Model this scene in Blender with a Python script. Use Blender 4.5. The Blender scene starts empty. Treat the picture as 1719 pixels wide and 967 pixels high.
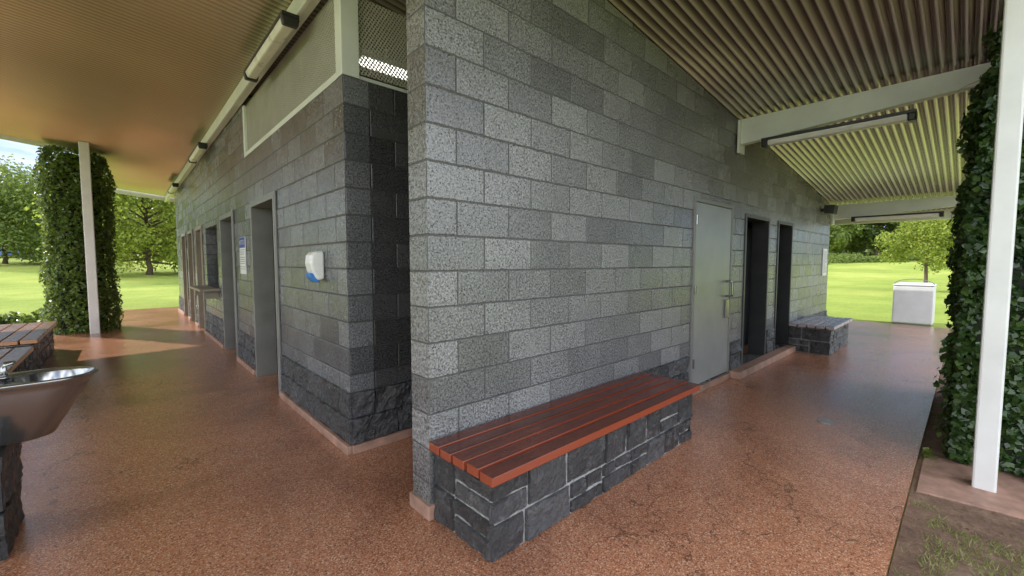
import bpy, math, random
import numpy as np
from mathutils import Vector, Matrix, noise

random.seed(4)
scene = bpy.context.scene
COL = scene.collection
scene.view_settings.view_transform = 'Standard'
scene.view_settings.look = 'None'
scene.view_settings.exposure = 0

# ------------------------------------------------------------ node helpers
def new_mat(name):
    m = bpy.data.materials.new(name); m.use_nodes = True
    nt = m.node_tree
    return m, nt, nt.nodes['Principled BSDF']
def setin(nt, sock, v):
    if isinstance(v, bpy.types.NodeSocket): nt.links.new(v, sock)
    elif v is not None:
        if isinstance(v, (tuple, list)) and len(v) == 3 and sock.type == 'RGBA': v = (*v, 1)
        sock.default_value = v
def MA(nt, op, a, b=None, c=None, clamp=False):
    n = nt.nodes.new('ShaderNodeMath'); n.operation = op; n.use_clamp = clamp
    setin(nt, n.inputs[0], a); setin(nt, n.inputs[1], b)
    if c is not None: setin(nt, n.inputs[2], c)
    return n.outputs[0]
def RA(nt, fac, stops, interp='LINEAR'):
    n = nt.nodes.new('ShaderNodeValToRGB'); cr = n.color_ramp; cr.interpolation = interp
    while len(cr.elements) < len(stops): cr.elements.new(0.5)
    for e, (p, c) in zip(cr.elements, stops):
        e.position = p
        e.color = (*c, 1) if isinstance(c, (tuple, list)) else (c, c, c, 1)
    setin(nt, n.inputs[0], fac)
    return n.outputs[0]
def NZ(nt, vec, scale, detail=3, rough=0.55, dist=0.0):
    n = nt.nodes.new('ShaderNodeTexNoise')
    n.inputs['Scale'].default_value = scale; n.inputs['Detail'].default_value = detail
    n.inputs['Roughness'].default_value = rough; n.inputs['Distortion'].default_value = dist
    if vec is not None: nt.links.new(vec, n.inputs['Vector'])
    return n.outputs['Fac']
def VO(nt, vec, scale, feature='F1', rnd=1.0):
    n = nt.nodes.new('ShaderNodeTexVoronoi'); n.feature = feature
    n.inputs['Scale'].default_value = scale; n.inputs['Randomness'].default_value = rnd
    nt.links.new(vec, n.inputs['Vector'])
    return n
def MX(nt, fac, a, b, blend='MIX'):
    n = nt.nodes.new('ShaderNodeMix'); n.data_type = 'RGBA'; n.blend_type = blend
    setin(nt, n.inputs[0], fac); setin(nt, n.inputs[6], a); setin(nt, n.inputs[7], b)
    return n.outputs[2]
def BP(nt, h, strength=0.3, dist=0.01, normal=None):
    n = nt.nodes.new('ShaderNodeBump')
    n.inputs['Strength'].default_value = strength; n.inputs['Distance'].default_value = dist
    nt.links.new(h, n.inputs['Height'])
    if normal is not None: nt.links.new(normal, n.inputs['Normal'])
    return n.outputs[0]
def POS(nt):
    return nt.nodes.new('ShaderNodeNewGeometry').outputs['Position']
def SEP(nt, v):
    n = nt.nodes.new('ShaderNodeSeparateXYZ'); nt.links.new(v, n.inputs[0]); return n.outputs
def COMB(nt, x, y, z):
    n = nt.nodes.new('ShaderNodeCombineXYZ')
    setin(nt, n.inputs[0], x); setin(nt, n.inputs[1], y); setin(nt, n.inputs[2], z); return n.outputs[0]

def simple_mat(name, col, rough=0.5, metal=0.0, var=0.12, nscale=6, bump=0.0, bscale=60):
    m, nt, b = new_mat(name); p = POS(nt)
    n = NZ(nt, p, nscale, 4)
    c2 = tuple(max(0, c * (1 - var * 2)) for c in col); c3 = tuple(min(1, c * (1 + var)) for c in col)
    nt.links.new(RA(nt, n, [(0.3, c2), (0.7, c3)]), b.inputs['Base Color'])
    b.inputs['Metallic'].default_value = metal
    nt.links.new(MA(nt, 'MULTIPLY_ADD', n, 0.2, rough - 0.1), b.inputs['Roughness'])
    if bump > 0:
        nt.links.new(BP(nt, NZ(nt, p, bscale, 3), bump, 0.005), b.inputs['Normal'])
    return m

def block_mat(name, off, dark, light, pale=0.0, js=0.005, jm=0.85):
    m, nt, b = new_mat(name); p = POS(nt); s = SEP(nt, p)
    u = MA(nt, 'ADD', MA(nt, 'ADD', s[0], s[1]), off)
    wob = MA(nt, 'MULTIPLY', MA(nt, 'SUBTRACT', NZ(nt, p, 9, 2), 0.5), 0.004)
    vec = COMB(nt, MA(nt, 'ADD', u, wob), MA(nt, 'ADD', s[2], wob), 0.0)
    def brick(size, smooth):
        br = nt.nodes.new('ShaderNodeTexBrick')
        nt.links.new(vec, br.inputs['Vector'])
        br.inputs['Scale'].default_value = 1
        br.inputs['Brick Width'].default_value = 0.4; br.inputs['Row Height'].default_value = 0.2
        br.inputs['Mortar Size'].default_value = size; br.inputs['Mortar Smooth'].default_value = smooth
        br.inputs['Color1'].default_value = (0, 0, 0, 1); br.inputs['Color2'].default_value = (1, 1, 1, 1)
        br.inputs['Mortar'].default_value = (0.5, 0.5, 0.5, 1)
        br.offset = 0.5
        return br
    br = brick(js, 0.15); br2 = brick(js + .003, 0.7)
    bc = SEP(nt, br.outputs['Color'])[0]
    tone = MA(nt, 'ADD', MA(nt, 'MULTIPLY', bc, 0.55), MA(nt, 'MULTIPLY', NZ(nt, p, 2.3, 5, 0.6), 0.45))
    base = RA(nt, tone, [(0.12, dark), (0.85, light)])
    grain = NZ(nt, p, 75, 4, 0.8)
    base = MX(nt, 0.9, base, RA(nt, grain, [(0.38, 0.12), (0.5, 0.9), (0.64, 1.8)]), 'MULTIPLY')
    v1 = VO(nt, p, 54); v2 = VO(nt, p, 95)
    dens = NZ(nt, p, 3.5, 4)
    thr = MA(nt, 'MULTIPLY_ADD', bc, 0.07, MA(nt, 'MULTIPLY_ADD', dens, 0.22, 0.10))
    pit1 = MA(nt, 'MULTIPLY', MA(nt, 'SUBTRACT', thr, v1.outputs['Distance']), 9, clamp=True)
    pit2 = MA(nt, 'MULTIPLY', MA(nt, 'SUBTRACT', thr, v2.outputs['Distance']), 6, clamp=True)
    pit = MA(nt, 'MAXIMUM', pit1, MA(nt, 'MULTIPLY', pit2, 0.7))
    base = MX(nt, MA(nt, 'MULTIPLY', pit, 0.88), base, tuple(c * 0.12 for c in dark))
    if pale > 0:
        pl = RA(nt, NZ(nt, p, 1.6, 9, 0.8, 0.8), [(0.55, 0.0), (0.75, 1.0)])
        hz = MA(nt, 'SUBTRACT', 1.0, MA(nt, 'MULTIPLY', MA(nt, 'ABSOLUTE', MA(nt, 'SUBTRACT', s[2], 1.5)), 0.8), clamp=True)
        base = MX(nt, MA(nt, 'MULTIPLY', MA(nt, 'MULTIPLY', pl, hz), pale), base, (0.40, 0.41, 0.41))
    mort = br.outputs['Fac']
    base = MX(nt, MA(nt, 'MULTIPLY', mort, jm), base, tuple(c * 0.17 for c in light))
    gr = MA(nt, 'MULTIPLY', MA(nt, 'SUBTRACT', 0.35, s[2]), 1.0, clamp=True)
    base = MX(nt, gr, base, tuple(c * 0.5 for c in dark))
    nt.links.new(base, b.inputs['Base Color'])
    ro = MA(nt, 'MULTIPLY_ADD', bc, 0.14, MA(nt, 'MULTIPLY_ADD', NZ(nt, p, 5, 4), 0.30, 0.02))
    nt.links.new(MA(nt, 'ADD', ro, MA(nt, 'MULTIPLY', mort, 0.4)), b.inputs['Roughness'])
    b.inputs['Specular IOR Level'].default_value = 1.0
    h = MA(nt, 'SUBTRACT', MA(nt, 'MULTIPLY', grain, 0.45), MA(nt, 'ADD', MA(nt, 'MULTIPLY', br2.outputs['Fac'], 0.8), MA(nt, 'MULTIPLY', pit, 0.8)))
    h = MA(nt, 'ADD', h, MA(nt, 'MULTIPLY', NZ(nt, p, 9, 2), 0.7))
    nt.links.new(BP(nt, h, 0.7, 0.006), b.inputs['Normal'])
    return m

def floor_mat():
    m, nt, b = new_mat('exposed aggregate concrete'); p = POS(nt); s = SEP(nt, p)
    v = VO(nt, p, 165); vc = SEP(nt, v.outputs['Color'])
    peb = RA(nt, vc[0], [(0.0, (0.09, 0.043, 0.028)), (0.16, (0.32, 0.125, 0.068)), (0.45, (0.49, 0.21, 0.115)), (0.8, (0.58, 0.28, 0.165)), (0.96, (0.78, 0.56, 0.40)), (1.0, (0.06, 0.045, 0.035))])
    mat = MX(nt, MA(nt, 'MULTIPLY', v.outputs['Distance'], 0.5, clamp=True), peb, (0.34, 0.14, 0.082))
    big = NZ(nt, p, 0.7, 7, 0.62, 0.5)
    mat = MX(nt, 1.0, mat, RA(nt, big, [(0.34, (0.66, 0.62, 0.61)), (0.5, (0.95, 0.94, 0.93)), (0.7, (1.10, 1.07, 1.03))]), 'MULTIPLY')
    st = RA(nt, NZ(nt, p, 3.1, 6, 0.7, 1.0), [(0.60, 0.0), (0.75, 1.0)])
    mat = MX(nt, MA(nt, 'MULTIPLY', st, 0.28), mat, (0.13, 0.08, 0.055))
    ck = VO(nt, p, 0.42, 'DISTANCE_TO_EDGE')
    dn = nt.nodes.new('ShaderNodeVectorMath'); dn.operation = 'ADD'
    nn = nt.nodes.new('ShaderNodeTexNoise'); nn.inputs['Scale'].default_value = 2.2; nn.inputs['Detail'].default_value = 6
    nt.links.new(p, nn.inputs['Vector']); nt.links.new(p, dn.inputs[0]); nt.links.new(nn.outputs['Color'], dn.inputs[1])
    nt.links.new(dn.outputs[0], ck.inputs['Vector'])
    crk = MA(nt, 'LESS_THAN', ck.outputs['Distance'], 0.0018)
    mat = MX(nt, MA(nt, 'MULTIPLY', crk, 0.6), mat, (0.06, 0.03, 0.02))
    nt.links.new(mat, b.inputs['Base Color'])
    nt.links.new(MA(nt, 'MULTIPLY_ADD', big, 0.30, 0.03), b.inputs['Roughness'])
    b.inputs['Specular IOR Level'].default_value = 1.0
    h = MA(nt, 'ADD', MA(nt, 'MULTIPLY', v.outputs['Distance'], -0.8), MA(nt, 'MULTIPLY', NZ(nt, p, 8, 3), 0.8))
    nt.links.new(BP(nt, h, 0.25, 0.004), b.inputs['Normal'])
    return m

def stone_mat(name='black painted basalt', k=1.0, scuff=0.5):
    m, nt, b = new_mat(name); p = POS(nt)
    g = nt.nodes.new('ShaderNodeNewGeometry')
    r = g.outputs['Random Per Island']
    base = RA(nt, r, [(0.0, (0.016*k, 0.017*k, 0.020*k)), (0.7, (0.034*k, 0.036*k, 0.041*k)), (1.0, (0.065*k, 0.067*k, 0.074*k))])
    sc = RA(nt, NZ(nt, p, 9, 10, 0.8, 1.2), [(0.53, 0.0), (0.70, 1.0)])
    base = MX(nt, MA(nt, 'MULTIPLY', sc, scuff), base, (0.28, 0.28, 0.29))
    nt.links.new(base, b.inputs['Base Color'])
    nt.links.new(MA(nt, 'MULTIPLY_ADD', NZ(nt, p, 20, 3), 0.5, 0.05), b.inputs['Roughness'])
    b.inputs['Specular IOR Level'].default_value = 0.8
    nt.links.new(BP(nt, NZ(nt, p, 30, 8, 0.75), 0.9, 0.02), b.inputs['Normal'])
    return m

def timber_mat(name, a, c, rough=0.3):
    m, nt, b = new_mat(name); p = POS(nt)
    mp = nt.nodes.new('ShaderNodeMapping'); mp.inputs['Scale'].default_value = (1.5, 30, 30)
    nt.links.new(p, mp.inputs['Vector'])
    gr = NZ(nt, mp.outputs[0], 1.0, 4, 0.5, 0.4)
    wear = RA(nt, NZ(nt, p, 3, 5, 0.65), [(0.35, 0.65), (0.7, 1.2)])
    g = nt.nodes.new('ShaderNodeNewGeometry')
    isl = RA(nt, g.outputs['Random Per Island'], [(0, 0.75), (1, 1.15)])
    # side faces painted brighter to stand in for skylight on the front edge
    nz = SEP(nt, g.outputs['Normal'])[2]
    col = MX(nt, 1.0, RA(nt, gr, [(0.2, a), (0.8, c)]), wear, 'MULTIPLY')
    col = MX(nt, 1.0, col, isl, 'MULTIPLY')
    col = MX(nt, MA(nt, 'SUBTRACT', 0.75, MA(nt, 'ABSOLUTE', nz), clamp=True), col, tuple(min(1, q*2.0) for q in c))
    sp = RA(nt, NZ(nt, p, 26, 5, 0.7), [(0.71, 0.0), (0.74, 1.0)])
    col = MX(nt, MA(nt, 'MULTIPLY', sp, 0.35), col, (0.4, 0.33, 0.28))
    nt.links.new(col, b.inputs['Base Color'])
    nt.links.new(MA(nt, 'MULTIPLY_ADD', NZ(nt, p, 9, 4), 0.26, rough - 0.14), b.inputs['Roughness'])
    nt.links.new(BP(nt, gr, 0.15, 0.002), b.inputs['Normal'])
    return m

def mesh_mat():
    m, nt, b = new_mat('perforated metal'); p = POS(nt); s = SEP(nt, p)
    u = MA(nt, 'ADD', s[0], s[1])
    vec = COMB(nt, u, s[2], 0.0)
    mp = nt.nodes.new('ShaderNodeMapping'); mp.inputs['Rotation'].default_value = (0, 0, math.radians(30))
    nt.links.new(vec, mp.inputs['Vector'])
    v = VO(nt, mp.outputs[0], 44, 'F1', 0.1)
    v.voronoi_dimensions = '2D'
    hole = MA(nt, 'LESS_THAN', v.outputs['Distance'], 0.36)
    n = NZ(nt, p, 4, 4)
    nt.links.new(RA(nt, n, [(0.3, (0.44, 0.43, 0.36)), (0.7, (0.55, 0.54, 0.47))]), b.inputs['Base Color'])
    b.inputs['Roughness'].default_value = 0.5
    tr = nt.nodes.new('ShaderNodeBsdfTransparent'); mx = nt.nodes.new('ShaderNodeMixShader')
    nt.links.new(hole, mx.inputs[0]); nt.links.new(b.outputs[0], mx.inputs[1]); nt.links.new(tr.outputs[0], mx.inputs[2])
    nt.links.new(mx.outputs[0], nt.nodes['Material Output'].inputs['Surface'])
    return m

def leaf_mat(name, stops, rough=0.45, transl=0.3, clump=0.9):
    m, nt, b = new_mat(name); p = POS(nt)
    g = nt.nodes.new('ShaderNodeNewGeometry')
    f = MA(nt, 'ADD', MA(nt, 'MULTIPLY', g.outputs['Random Per Island'], 0.5), MA(nt, 'MULTIPLY', NZ(nt, p, clump, 3), 0.5))
    col = RA(nt, f, stops)
    nt.links.new(col, b.inputs['Base Color']); b.inputs['Roughness'].default_value = rough
    t = nt.nodes.new('ShaderNodeBsdfTranslucent'); nt.links.new(MX(nt, 0.55, col, (0.40, 0.48, 0.08)), t.inputs['Color'])
    mx = nt.nodes.new('ShaderNodeMixShader'); mx.inputs[0].default_value = transl
    nt.links.new(b.outputs[0], mx.inputs[1]); nt.links.new(t.outputs[0], mx.inputs[2])
    nt.links.new(mx.outputs[0], nt.nodes['Material Output'].inputs['Surface'])
    return m

def lawn_mat():
    m, nt, b = new_mat('lawn'); p = POS(nt)
    a = NZ(nt, p, 0.13, 6, 0.65); c = NZ(nt, p, 14, 6, 0.75)
    f = MA(nt, 'ADD', MA(nt, 'MULTIPLY', a, 0.6), MA(nt, 'MULTIPLY', c, 0.4))
    nt.links.new(RA(nt, f, [(0.34, (0.13, 0.20, 0.035)), (0.5, (0.27, 0.335, 0.065)), (0.64, (0.46, 0.48, 0.13))]), b.inputs['Base Color'])
    b.inputs['Roughness'].default_value = 0.9
    b.inputs['Specular IOR Level'].default_value = 0.1
    nt.links.new(BP(nt, NZ(nt, p, 40, 4), 0.8, 0.04), b.inputs['Normal'])
    return m

def dirt_mat():
    m, nt, b = new_mat('bare soil'); p = POS(nt)
    c = NZ(nt, p, 7, 8, 0.75, 0.5)
    col = RA(nt, c, [(0.3, (0.13, 0.07, 0.045)), (0.55, (0.31, 0.19, 0.125)), (0.75, (0.50, 0.36, 0.25))])
    gm = RA(nt, NZ(nt, p, 2.2, 6, 0.7), [(0.56, 0.0), (0.68, 1.0)])
    col = MX(nt, MA(nt, 'MULTIPLY', gm, 0.35), col, (0.20, 0.22, 0.07))
    nt.links.new(col, b.inputs['Base Color']); b.inputs['Roughness'].default_value = 0.95
    nt.links.new(BP(nt, NZ(nt, p, 45, 8, 0.8), 1.0, 0.03), b.inputs['Normal'])
    return m

def roof_mat():
    m, nt, b = new_mat('corrugated steel'); p = POS(nt); s = SEP(nt, p)
    n = NZ(nt, p, 0.5, 2, 0.5)
    warm = RA(nt, n, [(0.3, (0.68, 0.60, 0.40)), (0.7, (0.78, 0.70, 0.48))])
    cool = RA(nt, n, [(0.3, (0.74, 0.66, 0.63)), (0.7, (0.82, 0.74, 0.71))])
    # tint shifts from warm to cool along x, painted to offset coloured bounce light
    col = MX(nt, MA(nt, 'MULTIPLY', MA(nt, 'SUBTRACT', s[0], 0.6), 0.4, clamp=True), warm, cool)
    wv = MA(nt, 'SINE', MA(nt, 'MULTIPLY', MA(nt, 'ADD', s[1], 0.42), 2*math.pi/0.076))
    groove_shade = MA(nt, 'MULTIPLY_ADD', wv, 0.55, 0.40, clamp=True)  # dark stripes painted in the grooves as shade so the ribs show
    col = MX(nt, groove_shade, col, (0.10, 0.082, 0.055))
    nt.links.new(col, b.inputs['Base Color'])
    b.inputs['Metallic'].default_value = 0.6
    b.inputs['Roughness'].default_value = 0.22
    return m

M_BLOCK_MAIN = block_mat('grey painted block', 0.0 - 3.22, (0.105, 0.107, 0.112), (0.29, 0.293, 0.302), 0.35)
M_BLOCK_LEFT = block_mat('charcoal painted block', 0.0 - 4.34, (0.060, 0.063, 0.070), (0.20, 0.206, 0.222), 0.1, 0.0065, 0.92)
M_BLOCK_SHADE = block_mat('shaded painted block', 0.0 - 4.34, (0.030, 0.031, 0.033), (0.085, 0.086, 0.09), 0.03)  # same block with the shade of the recess put into its colour
M_FLOOR = floor_mat(); M_STONE = stone_mat(); M_STONE2 = stone_mat('wet black stone', 0.5, 0.12)
M_MORTAR = simple_mat('grey mortar', (0.32, 0.315, 0.31), 0.8, 0, 0.25, 25, 0.6)
M_PLINTH = simple_mat('pink concrete kerb', (0.40, 0.24, 0.18), 0.6, 0, 0.2, 9, 0.4)
M_TIMBER = timber_mat('red brown painted timber', (0.075, 0.015, 0.009), (0.17, 0.038, 0.018), 0.22)
M_TIMBER2 = timber_mat('worn timber', (0.20, 0.085, 0.045), (0.36, 0.185, 0.10), 0.30)
M_TIMBER3 = timber_mat('grey weathered timber', (0.16, 0.13, 0.13), (0.30, 0.26, 0.26), 0.28)
M_MESH = mesh_mat(); M_ROOF = roof_mat()
M_WHITE = simple_mat('cream white painted steel', (0.74, 0.77, 0.71), 0.4, 0, 0.05, 3)
M_POST = simple_mat('white painted post', (0.80, 0.80, 0.80), 0.35, 0, 0.05, 3)
M_FRAME = simple_mat('grey steel frame', (0.22, 0.22, 0.21), 0.4, 0.1, 0.08, 4)
M_DOOR = simple_mat('grey painted steel door', (0.34, 0.345, 0.335), 0.36, 0.3, 0.10, 2.5)
M_OCHRE = simple_mat('weathered grey frame', (0.30, 0.26, 0.20), 0.5, 0, 0.1, 5)
M_STEEL = simple_mat('stainless steel', (0.34, 0.345, 0.355), 0.18, 0.9, 0.03, 3)
M_BIN = simple_mat('brushed steel', (0.72, 0.73, 0.74), 0.4, 0.2, 0.04, 5)
M_DRAIN = simple_mat('dull zinc', (0.45, 0.46, 0.48), 0.4, 0.5, 0.1, 20)
M_BLACK = simple_mat('black plastic', (0.02, 0.02, 0.022), 0.4)
M_DIFF = simple_mat('opal diffuser', (0.76, 0.76, 0.70), 0.3, 0, 0.05)
M_PLASTIC = simple_mat('white plastic', (0.80, 0.81, 0.80), 0.25, 0, 0.03)
M_BLUE = simple_mat('blue plastic', (0.04, 0.22, 0.60), 0.25, 0, 0.05)
M_SIGN = simple_mat('white sign face', (0.78, 0.79, 0.80), 0.35, 0, 0.03)
M_SIGNBLUE = simple_mat('blue sign ink', (0.02, 0.05, 0.32), 0.6)
M_INK = simple_mat('dark sign ink', (0.12, 0.12, 0.16), 0.5)
M_LAWN = lawn_mat(); M_DIRT = dirt_mat()
M_BARK = simple_mat('bark', (0.13, 0.09, 0.06), 0.9, 0, 0.25, 12, 0.8, 30)
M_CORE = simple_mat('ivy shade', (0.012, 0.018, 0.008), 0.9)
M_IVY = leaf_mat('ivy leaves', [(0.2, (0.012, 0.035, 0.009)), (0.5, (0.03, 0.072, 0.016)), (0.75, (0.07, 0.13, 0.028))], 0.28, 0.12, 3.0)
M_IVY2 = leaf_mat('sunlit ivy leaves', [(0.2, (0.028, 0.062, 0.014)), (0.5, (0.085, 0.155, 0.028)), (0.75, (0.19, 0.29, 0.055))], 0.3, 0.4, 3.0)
M_LEAF = leaf_mat('tree leaves', [(0.2, (0.06, 0.09, 0.018)), (0.5, (0.12, 0.18, 0.032)), (0.8, (0.22, 0.28, 0.06))], 0.45, 0.5, 0.8)
M_LEAFL = leaf_mat('light tree leaves', [(0.2, (0.13, 0.17, 0.02)), (0.5, (0.25, 0.31, 0.04)), (0.8, (0.40, 0.44, 0.08))], 0.45, 0.55, 0.8)
M_LEAFD = leaf_mat('dark tree leaves', [(0.2, (0.02, 0.04, 0.012)), (0.5, (0.055, 0.095, 0.02)), (0.8, (0.12, 0.17, 0.04))], 0.5, 0.4, 0.3)
M_GRASS = leaf_mat('grass blades', [(0.2, (0.12, 0.16, 0.03)), (0.5, (0.24, 0.29, 0.07)), (0.8, (0.45, 0.43, 0.20))], 0.6, 0.3, 2.0)
M_CAR = simple_mat('blue car paint', (0.03, 0.08, 0.28), 0.25, 0.3, 0.03)
M_GLASS = simple_mat('dark glass', (0.02, 0.025, 0.03), 0.1)
def lamp_mat():
    m, nt, b = new_mat('lit lamp'); n = NZ(nt, POS(nt), 3)
    b.inputs['Emission Color'].default_value = (1, 0.97, 0.88, 1); b.inputs['Emission Strength'].default_value = 3
    nt.links.new(RA(nt, n, [(0, 0.8), (1, 0.9)]), b.inputs['Base Color']); return m
M_LAMP = lamp_mat()

# ------------------------------------------------------------ mesh builder
class B:
    def __init__(s): s.v = []; s.f = []; s.m = []
    def hexa(s, p, mi=0):
        o = len(s.v); s.v += [tuple(q) for q in p]
        for f in ((0,3,2,1),(4,5,6,7),(0,1,5,4),(1,2,6,5),(2,3,7,6),(3,0,4,7)):
            s.f.append(tuple(o + i for i in f)); s.m.append(mi)
    def box(s, x0, y0, z0, x1, y1, z1, mi=0):
        s.hexa([(x0,y0,z0),(x1,y0,z0),(x1,y1,z0),(x0,y1,z0),(x0,y0,z1),(x1,y0,z1),(x1,y1,z1),(x0,y1,z1)], mi)
    def rings(s, rings, mi=0, cap0=True, cap1=True, closed=True):
        o = len(s.v); n = len(rings[0])
        for r in rings: s.v += [tuple(q) for q in r]
        for i in range(len(rings) - 1):
            for j in range(n if closed else n - 1):
                k = (j + 1) % n
                s.f.append((o+i*n+j, o+i*n+k, o+(i+1)*n+k, o+(i+1)*n+j)); s.m.append(mi)
        if cap0: s.f.append(tuple(o + j for j in reversed(range(n)))); s.m.append(mi)
        if cap1: s.f.append(tuple(o + (len(rings)-1)*n + j for j in range(n))); s.m.append(mi)
    def tube(s, pts, rad, seg=8, mi=0):
        rs = []
        pts = [Vector(p) for p in pts]
        for i, p in enumerate(pts):
            d = (pts[min(i+1, len(pts)-1)] - pts[max(i-1, 0)]).normalized()
            a = Vector((0, 0, 1)) if abs(d.z) < 0.9 else Vector((1, 0, 0))
            e1 = d.cross(a).normalized(); e2 = d.cross(e1)
            r = rad[i] if isinstance(rad, (list, tuple)) else rad
            rs.append([p + e1 * r * math.cos(t*2*math.pi/seg) + e2 * r * math.sin(t*2*math.pi/seg) for t in range(seg)])
        s.rings(rs, mi)
    def lathe(s, c, prof, seg=24, mi=0, cap0=True, cap1=True):
        s.rings([[(c[0]+r*math.cos(t*2*math.pi/seg), c[1]+r*math.sin(t*2*math.pi/seg), c[2]+z) for t in range(seg)] for r, z in prof], mi, cap0, cap1)
    def prism(s, poly, z0, z1, mi=0):
        s.rings([[(x, y, z0) for x, y in poly], [(x, y, z1) for x, y in poly]], mi)
    def stones(s, org, ud, nd, L, H, seed, depth=0.014, mi=0, style='ashlar'):
        rng = random.Random(seed); org = Vector(org); ud = Vector(ud); nd = Vector(nd); up = Vector((0,0,1))
        cells = []
        if style == 'ashlar':
            z = 0; hs = [H*.52, H*.48] if rng.random() < .5 else [H*.46, H*.54]
            for h in hs:
                x = 0
                while x < L - .01:
                    w = rng.uniform(.18, .38)
                    if L - x - w < .13: w = L - x
                    if rng.random() < .36:
                        k = h * rng.uniform(.42, .58); cells.append((x, z, w, k))
                        if w > .28 and rng.random() < .5: cells += [(x, z+k, w*.45, h-k), (x+w*.45, z+k, w*.55, h-k)]
                        else: cells.append((x, z+k, w, h-k))
                    else: cells.append((x, z, w, h))
                    x += w
                z += h
        else:
            z = 0; row = 0
            while z < H - .01:
                h = min(.2, H - z); x = 0; w = .2 if row % 2 else .4
                while x < L - .01:
                    w2 = min(w, L - x); cells.append((x, z, w2, h)); x += w2; w = .4
                z += h; row += 1
        back = -0.010 if style == 'ashlar' else -.006
        for (x, z, w, h) in cells:
            j = 0.0075 if style == 'ashlar' else 0.003
            xa = x + (j if x > .001 else -.008 if style == 'ashlar' else 0)
            xb = x + w - (j if x + w < L - .001 else -.008 if style == 'ashlar' else 0)
            tilt = (rng.uniform(-.5, .5), rng.uniform(-.5, .5)); dd = depth * rng.uniform(0.7, 1.3)
            e = .004
            def cuts(W):
                m = max(3, int(W/.02)); return [0, e/W] + [e/W + (1-2*e/W)*i/m for i in range(1, m)] + [1-e/W, 1]
            us = cuts(xb - xa); vs = cuts(h - 2*j); nu = len(us)-1; nv = len(vs)-1; o = len(s.v)
            for b_ in range(nv + 1):
                for a in range(nu + 1):
                    fa = us[a]; fb = vs[b_]
                    q = org + ud * (xa + (xb - xa) * fa) + up * (z + j + (h - 2*j) * fb)
                    nz = noise.fractal(q * 8 + Vector((seed, 0, 0)), 0.6, 2.1, 6)
                    cr = noise.cell(q * 14 + Vector((seed, 3, 0)))
                    edge = (a in (0, nu)) or (b_ in (0, nv))
                    off = back if edge else dd * (0.8 + tilt[0]*(fa-.5) + tilt[1]*(fb-.5)) + nz * (0.010 if style == 'ashlar' else .015) + cr*.004
                    s.v.append(tuple(q + nd * max(off, back)))
            right = ud.cross(up).dot(nd) > 0
            for b_ in range(nv):
                for a in range(nu):
                    i = o + b_*(nu+1) + a
                    fc = (i, i+1, i+nu+2, i+nu+1)
                    s.f.append(fc if right else fc[::-1]); s.m.append(mi)
    def obj(s, name, mats, parent=None, smooth=False, bevel=0, seg=2):
        me = bpy.data.meshes.new(name); me.from_pydata(s.v, [], s.f)
        if not isinstance(mats, (list, tuple)): mats = [mats]
        for m in mats: me.materials.append(m)
        me.polygons.foreach_set('material_index', s.m)
        me.polygons.foreach_set('use_smooth', [smooth] * len(s.f))
        me.update()
        o = bpy.data.objects.new(name, me); COL.objects.link(o)
        if parent is not None: par(o, parent)
        if bevel > 0:
            md = o.modifiers.new('bevel', 'BEVEL'); md.width = bevel; md.segments = seg; md.limit_method = 'ANGLE'; md.angle_limit = math.radians(40)
        return o
def par(o, p):
    o.parent = p
    if p.type == 'EMPTY': o.matrix_parent_inverse = Matrix.Translation(p.location).inverted()
def tag(o, label, cat, group=None):
    o['label'] = label; o['category'] = cat
    if group: o['group'] = group
def empty(name, loc, label, cat, group=None):
    e = bpy.data.objects.new(name, None); e.location = loc; e.empty_display_size = 0.2
    COL.objects.link(e); tag(e, label, cat, group); return e
def boxes(name, mat, parent, lst, bevel=0):
    for q in lst:
        b = B(); b.box(*q); b.obj(name, mat, parent, bevel=bevel)

def zr(x): return 3.80 - 0.105 * x
WX = 1.22; XL = -6.0; XR = 12.2

# ------------------------------------------------------------ ground
def gh(x, y):
    d = math.hypot(x - 4, y - 5); t = min(1, max(0, (d - 20) / 50)); return -0.03 + 1.9 * t * t * (3 - 2*t)
radii = [8, 14, 18, 22, 26, 30, 35, 40, 46, 52, 60, 70, 90, 130, 200, 350, 700]
b = B(); N = 72
rs = []
for r in radii:
    rs.append([(4 + r*math.cos(2*math.pi*i/N), 5 + r*math.sin(2*math.pi*i/N), gh(4 + r*math.cos(2*math.pi*i/N), 5 + r*math.sin(2*math.pi*i/N))) for i in range(N)])
b.rings(rs, 0, True, False)
g = b.obj('ground', M_LAWN, smooth=True); g['kind'] = 'structure'
b = B(); b.prism([(1.0, -1.9), (14, -1.9), (14, 0.195), (1.0, 0.195)], -0.028, -0.018)
g = b.obj('garden_soil', M_DIRT); g['kind'] = 'structure'
b = B(); b.prism([(-4.6, 0.2), (13.3, 0.2), (13.3, 17.4), (-0.5, 17.4), (-0.5, 13.5), (-4.6, 13.5)], -0.12, 0.0)
g = b.obj('pavement', M_FLOOR); g['kind'] = 'structure'

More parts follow.
